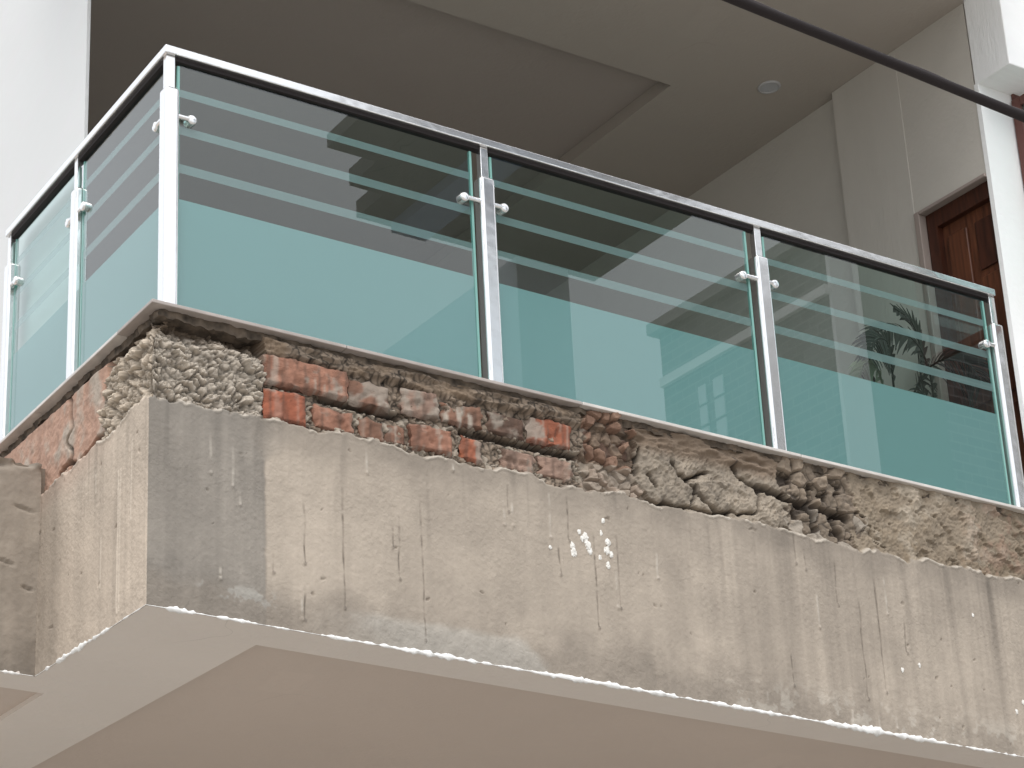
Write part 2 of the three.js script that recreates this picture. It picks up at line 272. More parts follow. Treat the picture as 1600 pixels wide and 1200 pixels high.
      if (wantColour) { const q = 0.45 + 0.75 * ss(0.03, 0.35, w1[1] - w1[0]) + 0.6 * n3; b[0] = 0.20 * q; b[1] = 0.155 * q; b[2] = 0.118 * q; if (w1[2] > 0.62 && y < -0.17) mix3(b, [0.44, 0.385, 0.32], 0.6); mix3(b, [0.045, 0.033, 0.027], 0.8 * ss(0.016, 0.006, Math.abs(y + 0.196 + 0.006 * n2)) * ss(-0.15, 0.15, vn(x * 4.2, 14))); mix3(b, [0.25, 0.178, 0.12], 0.7 * ss(-0.09, -0.07, y) * ss(-0.2, 0.3, n2)); }
    } else if (x < 1.80 + 0.10 * n2 + 0.02 * n3) {
      const w1 = worley(x * 22 + n2, y * 26); bd = -0.048 + 0.032 * ss(0.02, 0.22, w1[1] - w1[0]) * w1[2] + 0.016 * n2 + 0.009 * n3;
      if (wantColour) { const q = 0.55 + 0.6 * w1[2] + 0.5 * n3; b[0] = 0.23 * q; b[1] = 0.165 * q; b[2] = 0.12 * q; if (w1[2] > 0.62) mix3(b, [0.24, 0.12, 0.08], 0.5); if (y < -0.2) mix3(b, [0.38, 0.325, 0.27], 0.65); }
      if (y > -0.07) bd += 0.014;
    } else if (x < 2.47 + 0.16 * n2 + 0.02 * n3) {
      let cd = 9; const qx = x + 0.009 * vn(x * 40, y * 40) + 0.004 * n3, qy = y + 0.009 * vn(x * 40 + 50, y * 40);
      for (const k of cracks) cd = Math.min(cd, segDist(qx, qy, k));
      const cm = ss(0.0085, 0.001, cd + 0.003 * n3), w1 = worley(x * 5.5, y * 6);
      const w2 = worley(x * 17 + 1.1 * n2, y * 23 + n3); bd = -0.012 - 0.012 * w1[2] - 0.008 * w2[2] * ss(0.0, 0.12, w2[1] - w2[0]) + 0.009 * n2 + 0.006 * n3 + 0.003 * vn(x * 160, y * 160) - 0.045 * cm - 0.008 * ss(0.03, 0.0, cd);
      if (y > -0.10) bd = lerp(bd, -0.022 + 0.024 * fbm(x * 16, y * 50, 4) - 0.02 * ss(-0.03, -0.005, y), ss(-0.10, -0.08, y + 0.012 * n2));
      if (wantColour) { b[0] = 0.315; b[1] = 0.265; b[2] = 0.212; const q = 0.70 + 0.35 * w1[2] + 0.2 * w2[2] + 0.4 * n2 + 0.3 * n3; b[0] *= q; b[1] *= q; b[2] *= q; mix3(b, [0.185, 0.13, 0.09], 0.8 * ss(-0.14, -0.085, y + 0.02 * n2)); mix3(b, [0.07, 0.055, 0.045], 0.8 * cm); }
    } else if (x < 2.78 + 0.10 * n2 + 0.02 * n3) {
      const w1 = worley(x * 15 + n2, y * 17), hole = ss(0.0, 0.16, fbm(x * 24 + 3, y * 30 + 1, 4) - 0.02) * ss(-0.31, -0.26, y) * ss(-0.045, -0.08, y);
      bd = -0.030 + 0.020 * ss(0.02, 0.2, w1[1] - w1[0]) * w1[2] + 0.014 * n2 + 0.009 * n3 - 0.022 * hole * ss(0.6, 0.3, w1[2]);
      if (wantColour) { const q = 0.75 + 0.5 * w1[2] + 0.45 * n3; b[0] = 0.24 * q; b[1] = 0.19 * q; b[2] = 0.145 * q; mix3(b, [0.05, 0.038, 0.03], 0.85 * Math.max(hole * ss(0.7, 0.4, w1[2]), ss(0.09, 0.0, w1[1] - w1[0]))); if (y < -0.18 && w1[2] > 0.5) mix3(b, [0.36, 0.32, 0.275], 0.7); }
    } else {
      // brown render smeared over the bricks
      bd = -0.010 + 0.014 * n2 + 0.005 * n3 - 0.006 * ss(0.0, 0.12, t) + 0.003 * vn(x * 150, y * 150) - 0.010 * ss(0.05, 0.13, fbm(x * 13 + 8, y * 20, 4));
      const ck = Math.abs(fbm(x * 9, y * 16 + 30, 3)); const cm = ss(0.03, 0.008, ck) * ss(-0.15, -0.25, y) * ss(-0.1, 0.2, vn(x * 6, 50)); bd -= 0.018 * cm;
      if (wantColour) { b[0] = 0.285; b[1] = 0.23; b[2] = 0.172; mix3(b, [0.185, 0.138, 0.09], ss(-0.3, 0.45, n1 + 0.7 * n2 + 0.2)); mix3(b, [0.40, 0.345, 0.28], 0.7 * ss(0.1, 0.5, n2 - 0.4 * n1)); mix3(b, [0.22, 0.135, 0.10], 0.5 * ss(3.2, 3.5, x) * ss(-0.2, 0.3, n2 + n3)); const q = 1 + 0.3 * n3 + 0.25 * n2; b[0] *= q; b[1] *= q; b[2] *= q; mix3(b, [0.09, 0.07, 0.05], 0.7 * cm); }
    }
    if (front && x > 2.2 && x < 2.9) { const qx = x + 0.02 * n2, qy = y + 0.02 * fbm(x * 12 + 70, y * 12, 3); let cd = 9; for (const k of GAPS) cd = Math.min(cd, segDist(qx, qy, k)); const gm = ss(0.018, 0.004, cd + 0.008 * n3); bd -= 0.036 * gm; if (wantColour) mix3(b, [0.04, 0.03, 0.024], 0.9 * gm); }
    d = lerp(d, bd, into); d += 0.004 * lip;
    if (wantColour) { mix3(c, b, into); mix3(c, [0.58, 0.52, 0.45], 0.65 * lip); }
  }
  OUT.d = d; return OUT;
}
{
  const W = 2048, H = 512;
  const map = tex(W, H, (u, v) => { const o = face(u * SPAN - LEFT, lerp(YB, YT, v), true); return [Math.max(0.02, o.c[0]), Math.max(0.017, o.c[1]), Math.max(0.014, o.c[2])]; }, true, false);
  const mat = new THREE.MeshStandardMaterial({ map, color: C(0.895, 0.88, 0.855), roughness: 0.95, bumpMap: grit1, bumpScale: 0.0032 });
  const step = 0.0037, nx = Math.round(SPAN / step), ny = Math.round((YT - YB) / step);
  const build = (s0, s1) => {
    const n = Math.round((s1 - s0) / step), pos = new Float32Array((n + 1) * (ny + 1) * 3), uv = new Float32Array((n + 1) * (ny + 1) * 2), idx = new Uint32Array(n * ny * 6);
    let q = 0;
    for (let j = 0; j <= ny; j++) for (let i = 0; i <= n; i++) {
      const s = lerp(s0, s1, i / n), y = lerp(YB, YT, j / ny);
      let d = face(Math.abs(s) < 1e-6 ? s0 < 0 ? -1e-6 : 1e-6 : s, y, false).d;
      if (Math.abs(s) < 0.004) d = face(1e-6, y, false).d;
      // on the arris both faces recede together so that the meshes meet
      const near = ss(0.05, 0.0, Math.abs(s)) * 0.7071, k = (j * (n + 1) + i) * 3;
      let ox, oz; const dn = Math.min(d, 0) < -0.006 ? d : 0, dp = d - dn, cd = Math.abs(s) < 0.05;
      if (s >= 0) { ox = cd ? -dn * near * 1.2 : 0; oz = dn + (s < 0.006 ? 0 : dp); } else { ox = -(dn + (s > -0.006 ? 0 : dp)); oz = cd ? dn * near * 1.2 : 0; }
      if (s >= 0) { pos[k] = s - 0.085 + ox; pos[k + 2] = 0.0475 + oz; } else { pos[k] = -0.085 + ox; pos[k + 2] = 0.0475 + s + oz; }
      if (Math.abs(s) < 1e-6) { pos[k] = -0.085 - dn * 0.85; pos[k + 2] = 0.0475 + dn * 0.85; }
      pos[k + 1] = s < -0.84 ? Math.max(y, -0.6) : y; uv[(j * (n + 1) + i) * 2] = (s + LEFT) / SPAN; uv[(j * (n + 1) + i) * 2 + 1] = (y - YB) / (YT - YB);
    }
    for (let j = 0; j < ny; j++) for (let i = 0; i < n; i++) { const a = j * (n + 1) + i, b = a + 1, c = a + n + 1, e = c + 1; idx[q++] = a; idx[q++] = b; idx[q++] = e; idx[q++] = a; idx[q++] = e; idx[q++] = c; }
    const g = new THREE.BufferGeometry(); g.setAttribute('position', new THREE.BufferAttribute(pos, 3)); g.setAttribute('uv', new THREE.BufferAttribute(uv, 2)); g.setIndex(new THREE.BufferAttribute(idx, 1)); g.computeVertexNormals(); return g;
  };
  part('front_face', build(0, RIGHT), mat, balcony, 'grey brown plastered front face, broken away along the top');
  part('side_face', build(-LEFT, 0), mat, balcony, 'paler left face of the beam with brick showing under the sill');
  // body of the beam behind the faces
  part('beam', mergeGeometries([box(0.03, RIGHT, -0.985, -0.02, -0.13, -0.075), box(0.04, 0.382, -0.985, -0.02, -1.568, -0.13)]), M.core, balcony);
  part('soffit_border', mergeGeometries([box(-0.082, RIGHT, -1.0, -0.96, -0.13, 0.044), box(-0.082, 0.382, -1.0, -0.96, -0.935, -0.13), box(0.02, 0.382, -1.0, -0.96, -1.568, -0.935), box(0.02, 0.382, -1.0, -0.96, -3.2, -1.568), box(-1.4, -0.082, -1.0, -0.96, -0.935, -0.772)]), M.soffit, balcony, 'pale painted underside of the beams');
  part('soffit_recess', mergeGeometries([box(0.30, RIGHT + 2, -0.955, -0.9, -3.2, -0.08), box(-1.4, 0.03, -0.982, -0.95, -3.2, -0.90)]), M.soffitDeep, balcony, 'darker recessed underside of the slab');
}
// beam that runs back to the left
{
  const cs = (u, y) => { const n1 = fbm(u * 3 + 70, y * 3, 4), n2 = fbm(u * 11 + 30, y * 11, 4), n3 = fbm(u * 50, y * 50, 3), st = fbm(u * 30 + 9, y * 2, 3); const k = 1 + 0.25 * n1 + 0.2 * n2 + 0.1 * n3 + 0.1 * st - 0.22 * ss(-0.80, -0.95, y + 0.05 * n2); return [0.345 * k, 0.29 * k, 0.235 * k]; };
  const map = tex(512, 512, (u, v) => cs(u * 1.3, lerp(-1, -0.2, v)), true, false), g2 = grit.clone(); g2.repeat.set(1.3 / 0.45, 0.8 / 0.45); g2.needsUpdate = true;
  const n = 200, m = 130, g = new THREE.PlaneGeometry(1.3, 0.8, n, m), p = g.attributes.position;
  for (let i = 0; i < p.count; i++) {
    const u = p.getX(i), v = (p.getY(i) + 0.4) / 0.8, x = u - 0.65 - 0.084, top = -0.245 + 0.008 * vn(x * 18, 2) + 0.005 * vn(x * 60, 9), y = lerp(-1, top, v);
    let d = 0.004 * fbm(x * 8, y * 8, 4) + 0.002 * fbm(x * 40, y * 40, 2) - 0.02 * ss(-0.30, -0.25, y) * (0.6 + vn(x * 30, y * 40));
    for (const [a, b, l] of [[-0.14, -0.42, 0.05], [-0.2, -0.62, 0.04], [-0.12, -0.7, 0.03]]) { const q = Math.hypot((x - a) / l, (y - b + 0.2 * (x - a)) / 0.008); d -= 0.01 * ss(1.1, 0.3, q); }
    p.setXYZ(i, x, y, -0.77 + d);
  }
  g.computeVertexNormals();
  part('return_face', g, new THREE.MeshStandardMaterial({ map, color: C(0.85, 0.85, 0.85), roughness: 0.95, bumpMap: g2, bumpScale: 0.002 }), balcony, 'plastered face of the lower beam running off to the left');
  part('return_beam', box(-1.38, -0.04, -0.985, -0.252, -0.93, -0.79), M.core, balcony);
}
// white paint beads left along the lower arris
function bead(a, b, along, base, name) {
  const n = Math.round(a.distanceTo(b) / 0.006), K = 7, pos = [], idx = [], dir = b.clone().sub(a).normalize(), out = new THREE.Vector3(...along);
  for (let i = 0; i <= n; i++) {
    const t = i / n, p = a.clone().lerp(b, t), w = a.distanceTo(b) * t + base;
    let r = 0.0068 + 0.0040 * vn(w * 9, 1) + 0.0038 * vn(w * 34, 4) + 0.0026 * vn(w * 90, 7); r *= ss(-0.95, -0.5, vn(w * 4.5, 12) + 0.35 * vn(w * 21, 3)); r = Math.max(0.0012, r);
    if (i === 0 || i === n) r = 0.0006;
    const bulge = name === 'paint_bead' && base === 0 ? 0.010 * ss(0.10, 0.0, Math.abs(w - 2.79)) + 0.006 * ss(0.2, 0, Math.abs(w - 3.05)) : 0;
    for (let k = 0; k < K; k++) { const an = k / K * 2 * Math.PI; const h = (r + bulge) * (0.75 + 0.5 * vn(w * 70, k * 3.1)); pos.push(p.x + out.x * Math.cos(an) * h * 0.8, p.y + Math.sin(an) * h * 1.15 + 0.001, p.z + out.z * Math.cos(an) * h * 0.8); }
  }
  for (let i = 0; i < n; i++) for (let k = 0; k < K; k++) { const q = i * K + k, r = i * K + (k + 1) % K; idx.push(q, r, q + K, r, r + K, q + K); }
  const g = new THREE.BufferGeometry(); g.setAttribute('position', new THREE.Float32BufferAttribute(pos, 3)); g.setIndex(idx); g.computeVertexNormals();
  part('paint_bead', g, M.edgePaint, balcony, 'ragged bead of white paint along the lower edge of the beam');
}
bead(new THREE.Vector3(-0.087, -1.0, 0.0475), new THREE.Vector3(RIGHT, -1.0, 0.0475), [0, 0, 1], 0, 'paint_bead');
bead(new THREE.Vector3(-0.085, -1.0, 0.0475), new THREE.Vector3(-0.085, -1.0, -0.775), [1, 0, 0], 40, 'paint_bead');
bead(new THREE.Vector3(-0.09, -1.0, -0.77), new THREE.Vector3(-1.3, -1.0, -0.77), [0, 0, 1], 60, 'paint_bead');
// bare bricks
const brickMat = new THREE.MeshStandardMaterial({ vertexColors: true, color: C(0.85, 0.85, 0.85), roughness: 0.95, bumpMap: gritM, bumpScale: 0.003 });
function brick(x0, x1, y0, y1, zf, tone, lime, opts = {}) {
  const nx = Math.max(10, Math.round((x1 - x0) / 0.009)), ny = 13, g = new THREE.BoxGeometry(x1 - x0, y1 - y0, 0.07, nx, ny, 3), p = g.attributes.position, col = new Float32Array(p.count * 3), sd = x0 * 31.7;
  const cx = (x0 + x1) / 2, cy = (y0 + y1) / 2, w = (x1 - x0) / 2, h = (y1 - y0) / 2, tilt = (rnd() - 0.5) * 0.06, lean = (rnd() - 0.5) * 0.05;
  for (let i = 0; i < p.count; i++) {
    let x = p.getX(i), y = p.getY(i), z = p.getZ(i) - 0.035;
    const ex = Math.min(1, (w - Math.abs(x)) / 0.008), ey = Math.min(1, (h - Math.abs(y)) / 0.008), wx = cx + x, wy = cy + y;
    const rag = 0.010 * vn(wy * 45 + sd, z * 30) + 0.006 * vn(wy * 120, sd), rag2 = 0.007 * vn(wx * 24 + sd, z * 30) + 0.006 * vn(wx * 80, sd);
    if (Math.abs(x) > w - 1e-4) x += rag; if (Math.abs(y) > h - 1e-4) y += rag2;
    if (z > -0.001) { z -= 0.010 * Math.pow(1 - Math.max(0, Math.min(ex, ey)), 2); }
    if (z > -0.02) z += 0.008 * fbm(wx * 20 + sd, wy * 20, 3) + 0.004 * vn(wx * 90, wy * 90) - 0.008 * ss(0.15, 0.4, fbm(wx * 26 + sd, wy * 26 + 8, 3)) + lean * y + tilt * x * 0.3;
    p.setXYZ(i, cx + x * Math.cos(tilt) - y * Math.sin(tilt) * 0.5, cy + y + x * tilt * 0.5, zf + z);
    const s1 = fbm(wx * 60 + sd, wy * 5, 3), n = fbm(wx * 16 + sd, wy * 16, 4), f = vn(wx * 110, wy * 110), c = [tone[0], tone[1], tone[2]], k = 1 + 0.45 * n + 0.18 * f;
    c[0] *= k; c[1] *= k; c[2] *= k;
    mix3(c, [0.47, 0.40, 0.33], ss(0.16, 0.26, s1) * lime); mix3(c, [0.10, 0.062, 0.045], ss(0.14, 0.3, -s1) * 0.55);
    mix3(c, [0.36, 0.305, 0.25], ss(0.06, 0.24, n - (opts.clean ?? 0.08) + 0.04 + (opts.side ? 0.5 * ss(0.1, 0.9, opts.side * x / w) : 0)) * 0.85);
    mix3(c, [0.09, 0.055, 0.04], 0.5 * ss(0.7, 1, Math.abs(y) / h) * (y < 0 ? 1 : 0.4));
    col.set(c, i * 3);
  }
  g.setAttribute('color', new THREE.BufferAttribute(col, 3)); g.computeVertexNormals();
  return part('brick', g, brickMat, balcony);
}
const RED = [0.39, 0.125, 0.068], ROSE = [0.34, 0.165, 0.108], DULL = [0.26, 0.135, 0.088], DARK = [0.17, 0.10, 0.07], PINK = [0.37, 0.24, 0.18];
// upper course
brick(0.328, 0.636, -0.187, -0.080, 0.033, ROSE, 0.55, { clean: 0.2 });
brick(0.652, 0.800, -0.187, -0.100, 0.026, DULL, 0.7, { clean: -0.12 });
brick(0.842, 0.985, -0.182, -0.088, 0.034, PINK, 0.6, { clean: -0.2 });
brick(0.998, 1.156, -0.178, -0.100, 0.028, DULL, 0.95, { clean: 0.15 });
brick(1.186, 1.335, -0.174, -0.098, 0.018, DARK, 0.8, { clean: 0.0 });
brick(1.345, 1.522, -0.178, -0.082, 0.026, [0.36, 0.12, 0.065], 0.4, { side: -1 });
brick(1.545, 1.625, -0.172, -0.075, 0.012, DARK, 0.5);
brick(1.655, 1.775, -0.165, -0.085, 0.010, DARK, 0.7);
// lower course
brick(0.328, 0.480, -0.312, -0.203, 0.037, RED, 0.25, { clean: 0.3 });
brick(0.507, 0.650, -0.306, -0.224, 0.033, ROSE, 0.15, { clean: 0.25 });
brick(0.686, 0.775, -0.305, -0.228, 0.024, DULL, 0.3, { clean: 0.2 });
brick(0.790, 0.858, -0.298, -0.226, 0.020, DULL, 0.6);
brick(0.880, 1.032, -0.300, -0.208, 0.035, ROSE, 0.45, { side: -1, clean: 0.25 });
brick(1.070, 1.150, -0.300, -0.216, 0.031, [0.42, 0.14, 0.075], 0.1, { side: 1, clean: 0.2 });
brick(1.232, 1.360, -0.305, -0.224, 0.027, PINK, 0.15, { clean: 0.05 });
brick(1.386, 1.515, -0.300, -0.222, 0.030, PINK, 0.2, { clean: 0.1 });
// flecks of white plaster stuck on the front
{
  const list = [];
  for (const [x, y, r] of [[1.479, -0.54, 0.012], [1.482, -0.56, 0.014], [1.534, -0.496, 0.012], [1.54, -0.523, 0.015], [1.549, -0.544, 0.011], [1.611, -0.425, 0.008], [1.626, -0.498, 0.014], [1.618, -0.531, 0.015], [1.636, -0.542, 0.011], [1.62, -0.58, 0.012], [1.388, -0.559, 0.008], [1.59, -0.559, 0.009], [1.509, -0.483, 0.008], [1.60, -0.47, 0.008], [1.52, -0.505, 0.009], [3.28, -0.486, 0.006], [2.984, -0.722, 0.009], [2.898, -0.754, 0.008], [3.44, -0.83, 0.009], [3.48, -0.79, 0.010]]) {
    const g = new THREE.IcosahedronGeometry(r, 2), p = g.attributes.position;
    for (let i = 0; i < p.count; i++) { const k = 1 + 0.45 * vn(p.getX(i) * 190 + x * 77, p.getY(i) * 190 + y * 50) + 0.2 * vn(p.getZ(i) * 300, p.getX(i) * 300); p.setXYZ(i, x + p.getX(i) * k * 0.8, y + p.getY(i) * k * 1.15, 0.048 + p.getZ(i) * 0.4 * k); }
    g.computeVertexNormals(); list.push(g);
  }
  const o = part('plaster_flecks', mergeGeometries(list), std(0.74, 0.71, 0.66, 0.9), balcony); o.userData.kind = 'stuff';
}
// thin stone sill in lengths
function sill(x0, x1, z0, z1, m) {
  const g = rbox(x0, x1, -0.0125, 0, z0, z1, 0.003, 2); return part('sill_slab', metric(g), m, balcony);
}
const sillTone = tex(256, 256, (u, v) => { const k = 0.9 + 0.25 * tile((x, y) => fbm(x, y, 4), u, v, 14); return [k, k * 0.985, k * 0.97]; }); sillTone.repeat.set(2, 2);
M.sillPale.map = sillTone; M.sillBrown.map = sillTone;
{
  const rough = (w, d, nx, nz, cx, cz) => { const g = new THREE.BoxGeometry(w, 0.026, d, nx, 5, nz), p = g.attributes.position; for (let i = 0; i < p.count; i++) { const x = p.getX(i) + cx, z = p.getZ(i) + cz, y = p.getY(i) - 0.0255, k = fbm(x * 38 + 7, z * 38 + y * 30, 3), q = fbm(x * 38 - 40, z * 38 + y * 60, 3), e = fbm(x * 16 + 3, z * 16, 3); p.setXYZ(i, x + 0.014 * q, y < -0.014 ? y + 0.012 * k + 0.012 * e : y, z + 0.014 * e + 0.01 * k); } g.computeVertexNormals(); return metric(g); };
  const bt = tex(256, 256, (u, v) => { const k = 0.75 + 0.9 * tile((x, y) => fbm(x, y, 4), u, v, 12); return [k, k, k]; }); bt.repeat.set(3, 3); M.bed.map = bt; M.bed.bumpMap = gritM; M.bed.bumpScale = 0.004;
  part('mortar_bed', mergeGeometries([rough(RIGHT + 0.04, 0.15, 620, 24, (RIGHT - 0.04) / 2, -0.052), rough(0.15, 1.25, 24, 200, 0.035, -0.755)]), M.bed, balcony);
}
sill(-0.0795, 0.62, -0.20, 0.0514, M.sillBrown); sill(0.622, 1.553, -0.20, 0.0514, M.sillBrown); sill(1.556, 2.52, -0.20, 0.0522, M.sillPale); sill(2.523, 4.02, -0.20, 0.0514, M.sillPale);
sill(-0.0795, 0.13, -0.86, -0.202, M.sillPale); sill(-0.0795, 0.13, -1.40, -0.863, M.sillPale);

// ---------------------------------------------------------------- the glass railing
const railing = thing('balcony_railing', 'steel railing with square posts and green frosted striped glass panels on the balcony edge', 'railing');
{
  const wob = tex(64, 512, (u, v) => { const k = 0.5 + 0.5 * tile((x, y) => fbm(x * 0.6, y * 2.2, 3), u, v, 5); return [k, k, k]; }, false); wob.repeat.set(3, 1.2);
  M.steel.bumpMap = wob; M.steel.bumpScale = 0.0025;
  const top = part('top_rail', metric(rbox(-0.028, 3.665, 0.922, 0.952, -0.026, 0.024, 0.004)), M.steel, railing);
  part('side_rail', metric(rbox(-0.0285, 0.0235, 0.9225, 0.9515, -1.335, -0.0265, 0.004)), M.steel, railing);
  const shadeStrip = (x0, x1, z0, z1) => part('rail_shade_strip', box(x0, x1, 0.9075, 0.9222, z0, z1), M.railShade, railing);  // dark strip added under the rail, standing in for its shaded underside
  shadeStrip(0.016, 1.211, -0.016, 0.010); shadeStrip(1.245, 2.441, -0.016, 0.010); shadeStrip(2.475, 3.636, -0.016, 0.010); shadeStrip(-0.014, 0.012, -0.685, -0.016); shadeStrip(-0.014, 0.012, -1.30, -0.715);
  const post = (x, z, w = 0.027) => {
    const p = part('post', metric(mergeGeometries([rbox(x - w, x + w, 0.001, 0.80, z - 0.027, z + 0.025, 0.013, 4)])), M.steel, railing);
    part('post_neck', metric(rbox(x - 0.018, x + 0.014, 0.80, 0.9215, z - 0.014, z + 0.012, 0.003)), M.steel, p);
    part('base_plate', metric(rbox(x - 0.030, x + 0.030, 0.0005, 0.006, z - 0.030, z + 0.028, 0.002)), M.steel, p);
    return p;
  };
  const clampAt = (p, x, z, px, pz) => {   // a round clamp button on the glass and its short arm to the post
    const alongX = Math.abs(px - x) > Math.abs(pz - z), disc = new THREE.LatheGeometry([[0, 0.021], [0.012, 0.020], [0.0165, 0.016], [0.018, 0.010], [0.018, -0.010], [0.0165, -0.016], [0.012, -0.020], [0, -0.021]].map(([a, b]) => new THREE.Vector2(a, b)), 24);
    const arm = new THREE.CylinderGeometry(0.0088, 0.0088, Math.hypot(px - x, pz - z), 16);
    if (alongX) { disc.rotateX(Math.PI / 2); arm.rotateZ(Math.PI / 2); arm.translate((px - x) / 2, 0, 0.012); } else { disc.rotateZ(Math.PI / 2); arm.rotateX(Math.PI / 2); arm.translate(-0.012, 0, (pz - z) / 2); }
    const g = mergeGeometries([disc, arm]); g.translate(x, 0.70, z); part('glass_clamp', g, M.clampSteel, p);
  };
  const P = [post(0, 0), post(1.228, 0, 0.031), post(2.458, 0, 0.031), post(3.655, 0, 0.030), post(0, -0.70), post(0, -1.315)];
  clampAt(P[0], 0.075, 0, 0.02, 0); clampAt(P[1], 1.135, 0, 1.21, 0); clampAt(P[1], 1.300, 0, 1.25, 0); clampAt(P[2], 2.366, 0, 2.44, 0); clampAt(P[2], 2.516, 0, 2.48, 0); clampAt(P[3], 3.590, 0, 3.64, 0);
  clampAt(P[0], 0, -0.075, 0, -0.02); clampAt(P[4], 0, -0.64, 0, -0.69); clampAt(P[4], 0, -0.77, 0, -0.71); clampAt(P[5], 0, -1.25, 0, -1.30);
  const pane = (a, b, side) => {
    const L = b - a, at = (g) => { if (side) { g.rotateY(-Math.PI / 2); } return g; };   // flat in z = 0, or in x = 0 for the side
    const quad = (u0, u1, y0, y1, off) => { const g = new THREE.PlaneGeometry(u1 - u0, y1 - y0); g.translate(a + (u0 + u1) / 2, (y0 + y1) / 2, -off); return at(g); };
    const p = part('glass_panel', quad(0, L, 0.003, 0.907, 0), M.glass, railing);
    part('frosted_band', quad(0.001, L - 0.001, 0.004, 0.408, 0.004), M.frost, p);
    for (const [y0, y1] of [[0.786, 0.814], [0.646, 0.677], [0.504, 0.537]]) part('frosted_stripe', quad(0.001, L - 0.001, y0, y1, 0.004), M.stripe, p);
    for (const u of [-0.0025, L + 0.0025]) { const g = new THREE.BoxGeometry(0.009, 0.894, 0.010); g.translate(a + u, 0.450, -0.004); part('glass_edge', at(g), M.glassEdge, p); }
    return p;
  };
  pane(0.034, 1.172, false); pane(1.262, 2.400, false); pane(2.492, 3.610, false);
  pane(-0.665, -0.034, true); pane(-1.285, -0.735, true);
}

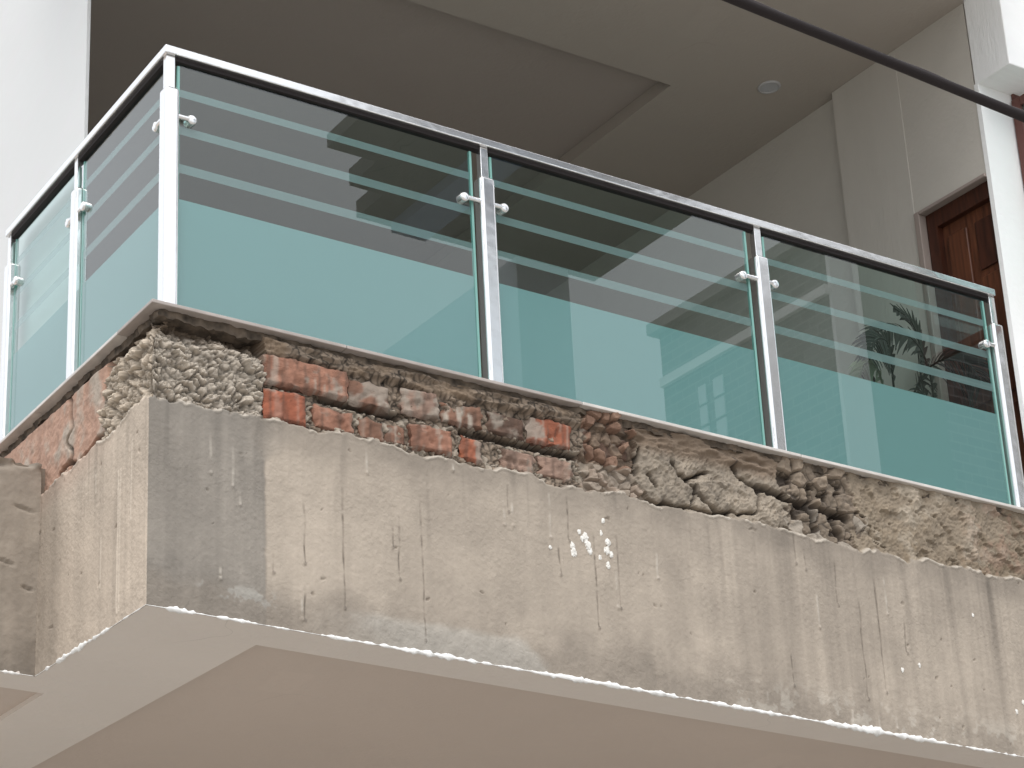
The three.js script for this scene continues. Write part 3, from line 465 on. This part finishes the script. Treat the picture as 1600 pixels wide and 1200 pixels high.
// ---------------------------------------------------------------- potted palm behind the glass
{
  const t = thing('potted_palm', 'potted palm with thin arching fronds behind the rightmost glass panel', 'palm');
  t.position.set(3.5, -0.53, -0.42);
  const pot = new THREE.LatheGeometry([[0, 0], [0.10, 0], [0.125, 0.20], [0.14, 0.22], [0.14, 0.25], [0.125, 0.25], [0.115, 0.22], [0, 0.22]].map(([a, b]) => new THREE.Vector2(a, b)), 32);
  part('pot', pot, std(0.3, 0.12, 0.07, 0.8), t);
  const stems = [];
  for (let i = 0; i < 5; i++) { const a = i * 1.26, c = new THREE.CatmullRomCurve3([new THREE.Vector3(0.02 * Math.cos(a), 0.2, 0.02 * Math.sin(a)), new THREE.Vector3(0.04 * Math.cos(a), 0.5, 0.04 * Math.sin(a)), new THREE.Vector3(0.05 * Math.cos(a), 0.8, 0.05 * Math.sin(a))]); stems.push(new THREE.TubeGeometry(c, 10, 0.008, 7)); }
  part('stem', mergeGeometries(stems), std(0.10, 0.11, 0.04, 0.7), t);
  const leaf = new THREE.MeshPhysicalMaterial({ color: C(0.012, 0.02, 0.011), roughness: 0.6, transmission: 0.2, thickness: 0, ior: 1.4 });
  const pale = new THREE.MeshPhysicalMaterial({ color: C(0.30, 0.33, 0.22), roughness: 0.6, transmission: 0.3, thickness: 0, ior: 1.4 });  // lighter copy of the leaf colour, painting in the light on one frond
  const frond = (pts, m, len, n, droop) => {
    const c = new THREE.CatmullRomCurve3(pts.map(([x, y, z]) => new THREE.Vector3(x - 3.5, y + 0.53, z + 0.42))), parts = [new THREE.TubeGeometry(c, 24, 0.0045, 6).toNonIndexed()];
    const pos = [], nor = [];
    for (let i = 0; i < n; i++) for (const sd of [-1, 1]) {
      const u = 0.26 + 0.73 * (i + 0.5 * (sd > 0 ? 1 : 0)) / n, p = c.getPoint(Math.min(1, u)), tg = c.getTangent(Math.min(1, u));
      const side = new THREE.Vector3(-tg.y, tg.x, 0).normalize().multiplyScalar(sd).multiplyScalar(0.72).add(new THREE.Vector3(0, 0, 0.35 * sd + 0.25 * (rnd() - 0.5))).addScaledVector(tg, 0.65 + 0.25 * rnd()).normalize();
      const L = len * Math.sin(Math.PI * (0.22 + 0.68 * (u - 0.26) / 0.73)) * (0.8 + 0.35 * rnd()), w = 0.0105, wide = new THREE.Vector3().crossVectors(side, new THREE.Vector3(0.2, 0.3, 0.93)).normalize();
      let prev = null; const K = 5;
      for (let k = 0; k <= K; k++) {
        const f = k / K, q = p.clone().addScaledVector(side, L * f).add(new THREE.Vector3(0, -droop * L * f * f, 0)), ww = w * Math.sin(Math.PI * Math.min(0.96, 0.16 + 0.84 * f));
        const a = q.clone().addScaledVector(wide, ww), b = q.clone().addScaledVector(wide, -ww), mid = q.clone().add(new THREE.Vector3(0, 0, -0.002));
        if (prev) for (const tri of [[prev[0], a, prev[2]], [prev[2], a, mid], [prev[2], mid, prev[1]], [prev[1], mid, b]]) for (const v of tri) pos.push(v.x, v.y, v.z);
        prev = [a, b, mid];
      }
    }
    const g = new THREE.BufferGeometry(); g.setAttribute('position', new THREE.Float32BufferAttribute(pos, 3)); g.computeVertexNormals();
    parts[0].deleteAttribute('uv'); part('frond', mergeGeometries([parts[0], g]), m, t);
  };
  frond([[3.50, 0.25, -0.42], [3.66, 0.58, -0.34], [3.56, 0.80, -0.28], [3.40, 0.845, -0.26], [3.22, 0.755, -0.24]], leaf, 0.15, 24, 0.5);
  frond([[3.50, 0.25, -0.42], [3.60, 0.62, -0.36], [3.62, 0.82, -0.33], [3.55, 0.93, -0.30], [3.44, 0.955, -0.28]], leaf, 0.12, 18, 0.1);
  frond([[3.50, 0.25, -0.42], [3.53, 0.62, -0.30], [3.58, 0.72, -0.22], [3.66, 0.70, -0.15], [3.70, 0.60, -0.12]], leaf, 0.15, 20, 0.6);
  frond([[3.50, 0.25, -0.42], [3.41, 0.62, -0.30], [3.31, 0.745, -0.22], [3.21, 0.715, -0.18], [3.13, 0.60, -0.15]], leaf, 0.14, 18, 0.5);
  frond([[3.50, 0.25, -0.42], [3.42, 0.56, -0.35], [3.32, 0.68, -0.30], [3.24, 0.66, -0.28], [3.18, 0.56, -0.26]], pale, 0.11, 16, 0.7);
  frond([[3.50, 0.25, -0.42], [3.46, 0.55, -0.40], [3.40, 0.66, -0.38], [3.34, 0.66, -0.36], [3.27, 0.58, -0.34]], leaf, 0.13, 16, 0.9);
  frond([[3.50, 0.25, -0.42], [3.52, 0.40, -0.30], [3.50, 0.52, -0.24], [3.46, 0.54, -0.2], [3.40, 0.48, -0.16]], leaf, 0.13, 16, 0.6);
}

// ---------------------------------------------------------------- cable across the view
{
  const t = thing('overhead_cable', 'thick dark cable sagging across the upper right of the view', 'cable');
  const c = new THREE.CatmullRomCurve3([[-9, -0.55, 3.2], [-3.5, -0.99, 3.2], [-0.7246, -1.1615, 3.2], [-0.4734, -1.1745, 3.2], [-0.168, -1.192, 3.2], [3, -1.36, 3.2], [9, -1.5, 3.2]].map((v) => new THREE.Vector3(...v)));
  part('cable', new THREE.TubeGeometry(c, 400, 0.0078, 12), std(0.010, 0.005, 0.005, 0.85), t);
  const c2 = new THREE.CatmullRomCurve3(c.getSpacedPoints(700).map((p, i) => p.clone().add(new THREE.Vector3(0, 0.0066 + 0.0010 * Math.sin(i * 0.9), 0.0015 + 0.0015 * Math.cos(i * 0.6)))));
  part('wire', new THREE.TubeGeometry(c2, 2000, 0.0018, 6), std(0.035, 0.022, 0.02, 0.7), t);
}

// ---------------------------------------------------------------- houses across the street, seen mirrored in the glass
{
  const t = thing('stair_tower', 'white stair tower across the street under a dark roof slab, mirrored in the glass', 'house');
  const wall = painted(0.72, 0.82, 0.90), dark = std(0.10, 0.10, 0.095, 0.85), shade = std(0.13, 0.125, 0.12, 0.9);
  part('wall', box(8.85, 9.5, -4.5, 7.195, 9.7, 12.5), wall, t);
  part('overhang', mergeGeometries([box(7.0, 9.9, 7.2, 7.38, 5.9, 9.78), box(6.62, 7.0, 7.2, 7.38, 5.9, 9.3)]), dark, t);
  part('overhang_edge', mergeGeometries([box(6.1, 6.62, 7.22, 7.36, 5.9, 8.85)]), shade, t);
  part('soffit_beam', box(7.35, 7.75, 7.08, 7.2, 6.2, 9.7), std(0.26, 0.34, 0.48, 0.8), t);
  part('door', box(8.9, 9.45, -4.5, -2.4, 9.65, 9.7), M.wood, t);
  for (const y of [-0.5, 2.2]) { const w = part('window', box(8.95, 9.4, y, y + 0.8, 9.66, 9.7), M.brown, t); part('pane', box(9.0, 9.35, y + 0.06, y + 0.74, 9.645, 9.658), std(0.05, 0.06, 0.07, 0.1), w); }
}
{
  const t = thing('brick_house', 'grey block-built house across the street with a white slab band, mirrored in the glass', 'house');
  const bt = tex(512, 512, (u, v) => { const r = Math.floor(v * 16), q = ((u * 8 + (r % 2) * 0.5) % 1 + 1) % 1, w = (v * 16) % 1, j = Math.min(q, 1 - q) * 4 < 0.10 || Math.min(w, 1 - w) < 0.08; const k = j ? 0.30 : 0.12 + 0.08 * hash(Math.floor(u * 8 + (r % 2) * 0.5), r) + 0.03 * tile((x, y) => fbm(x, y, 3), u, v, 30); return [k, k * 0.96, k * 0.92]; });
  bt.repeat.set(1 / 1.9, 1 / 1.9);
  part('wall', box(13.42, 17.2, -4.5, 8.75, 10, 12.8), new THREE.MeshStandardMaterial({ map: bt, roughness: 0.95 }), t);
  part('slab_band', box(13.36, 17.2, 8.0, 8.12, 9.99, 12.8), std(0.85, 0.84, 0.82, 0.9), t);
  part('pilaster', box(13.42, 13.86, -4.5, 8.6, 9.95, 9.999), std(0.92, 0.91, 0.90, 0.9), t);
  part('side_panel', box(13.87, 15.0, -4.5, 8.6, 9.97, 9.999), std(0.15, 0.165, 0.135, 0.9), t);
  part('roof', box(13.3, 17.4, 8.75, 8.9, 9.9, 12.9), std(0.3, 0.29, 0.28, 0.9), t);
  for (const [z0, z1] of [[11.75, 11.92], [12.05, 12.18]]) for (let k = 0; k < 6; k++) { const y = 7.75 - k * 0.28; part('window', box(13.40, 13.43, y - 0.24, y, z0, z1), std(0.62, 0.65, 0.66, 0.3), t); }
}

// ---------------------------------------------------------------- done
scene.traverse((o) => { if (o.isMesh) { o.castShadow = true; o.receiveShadow = true; } });
renderer.render(scene, camera);
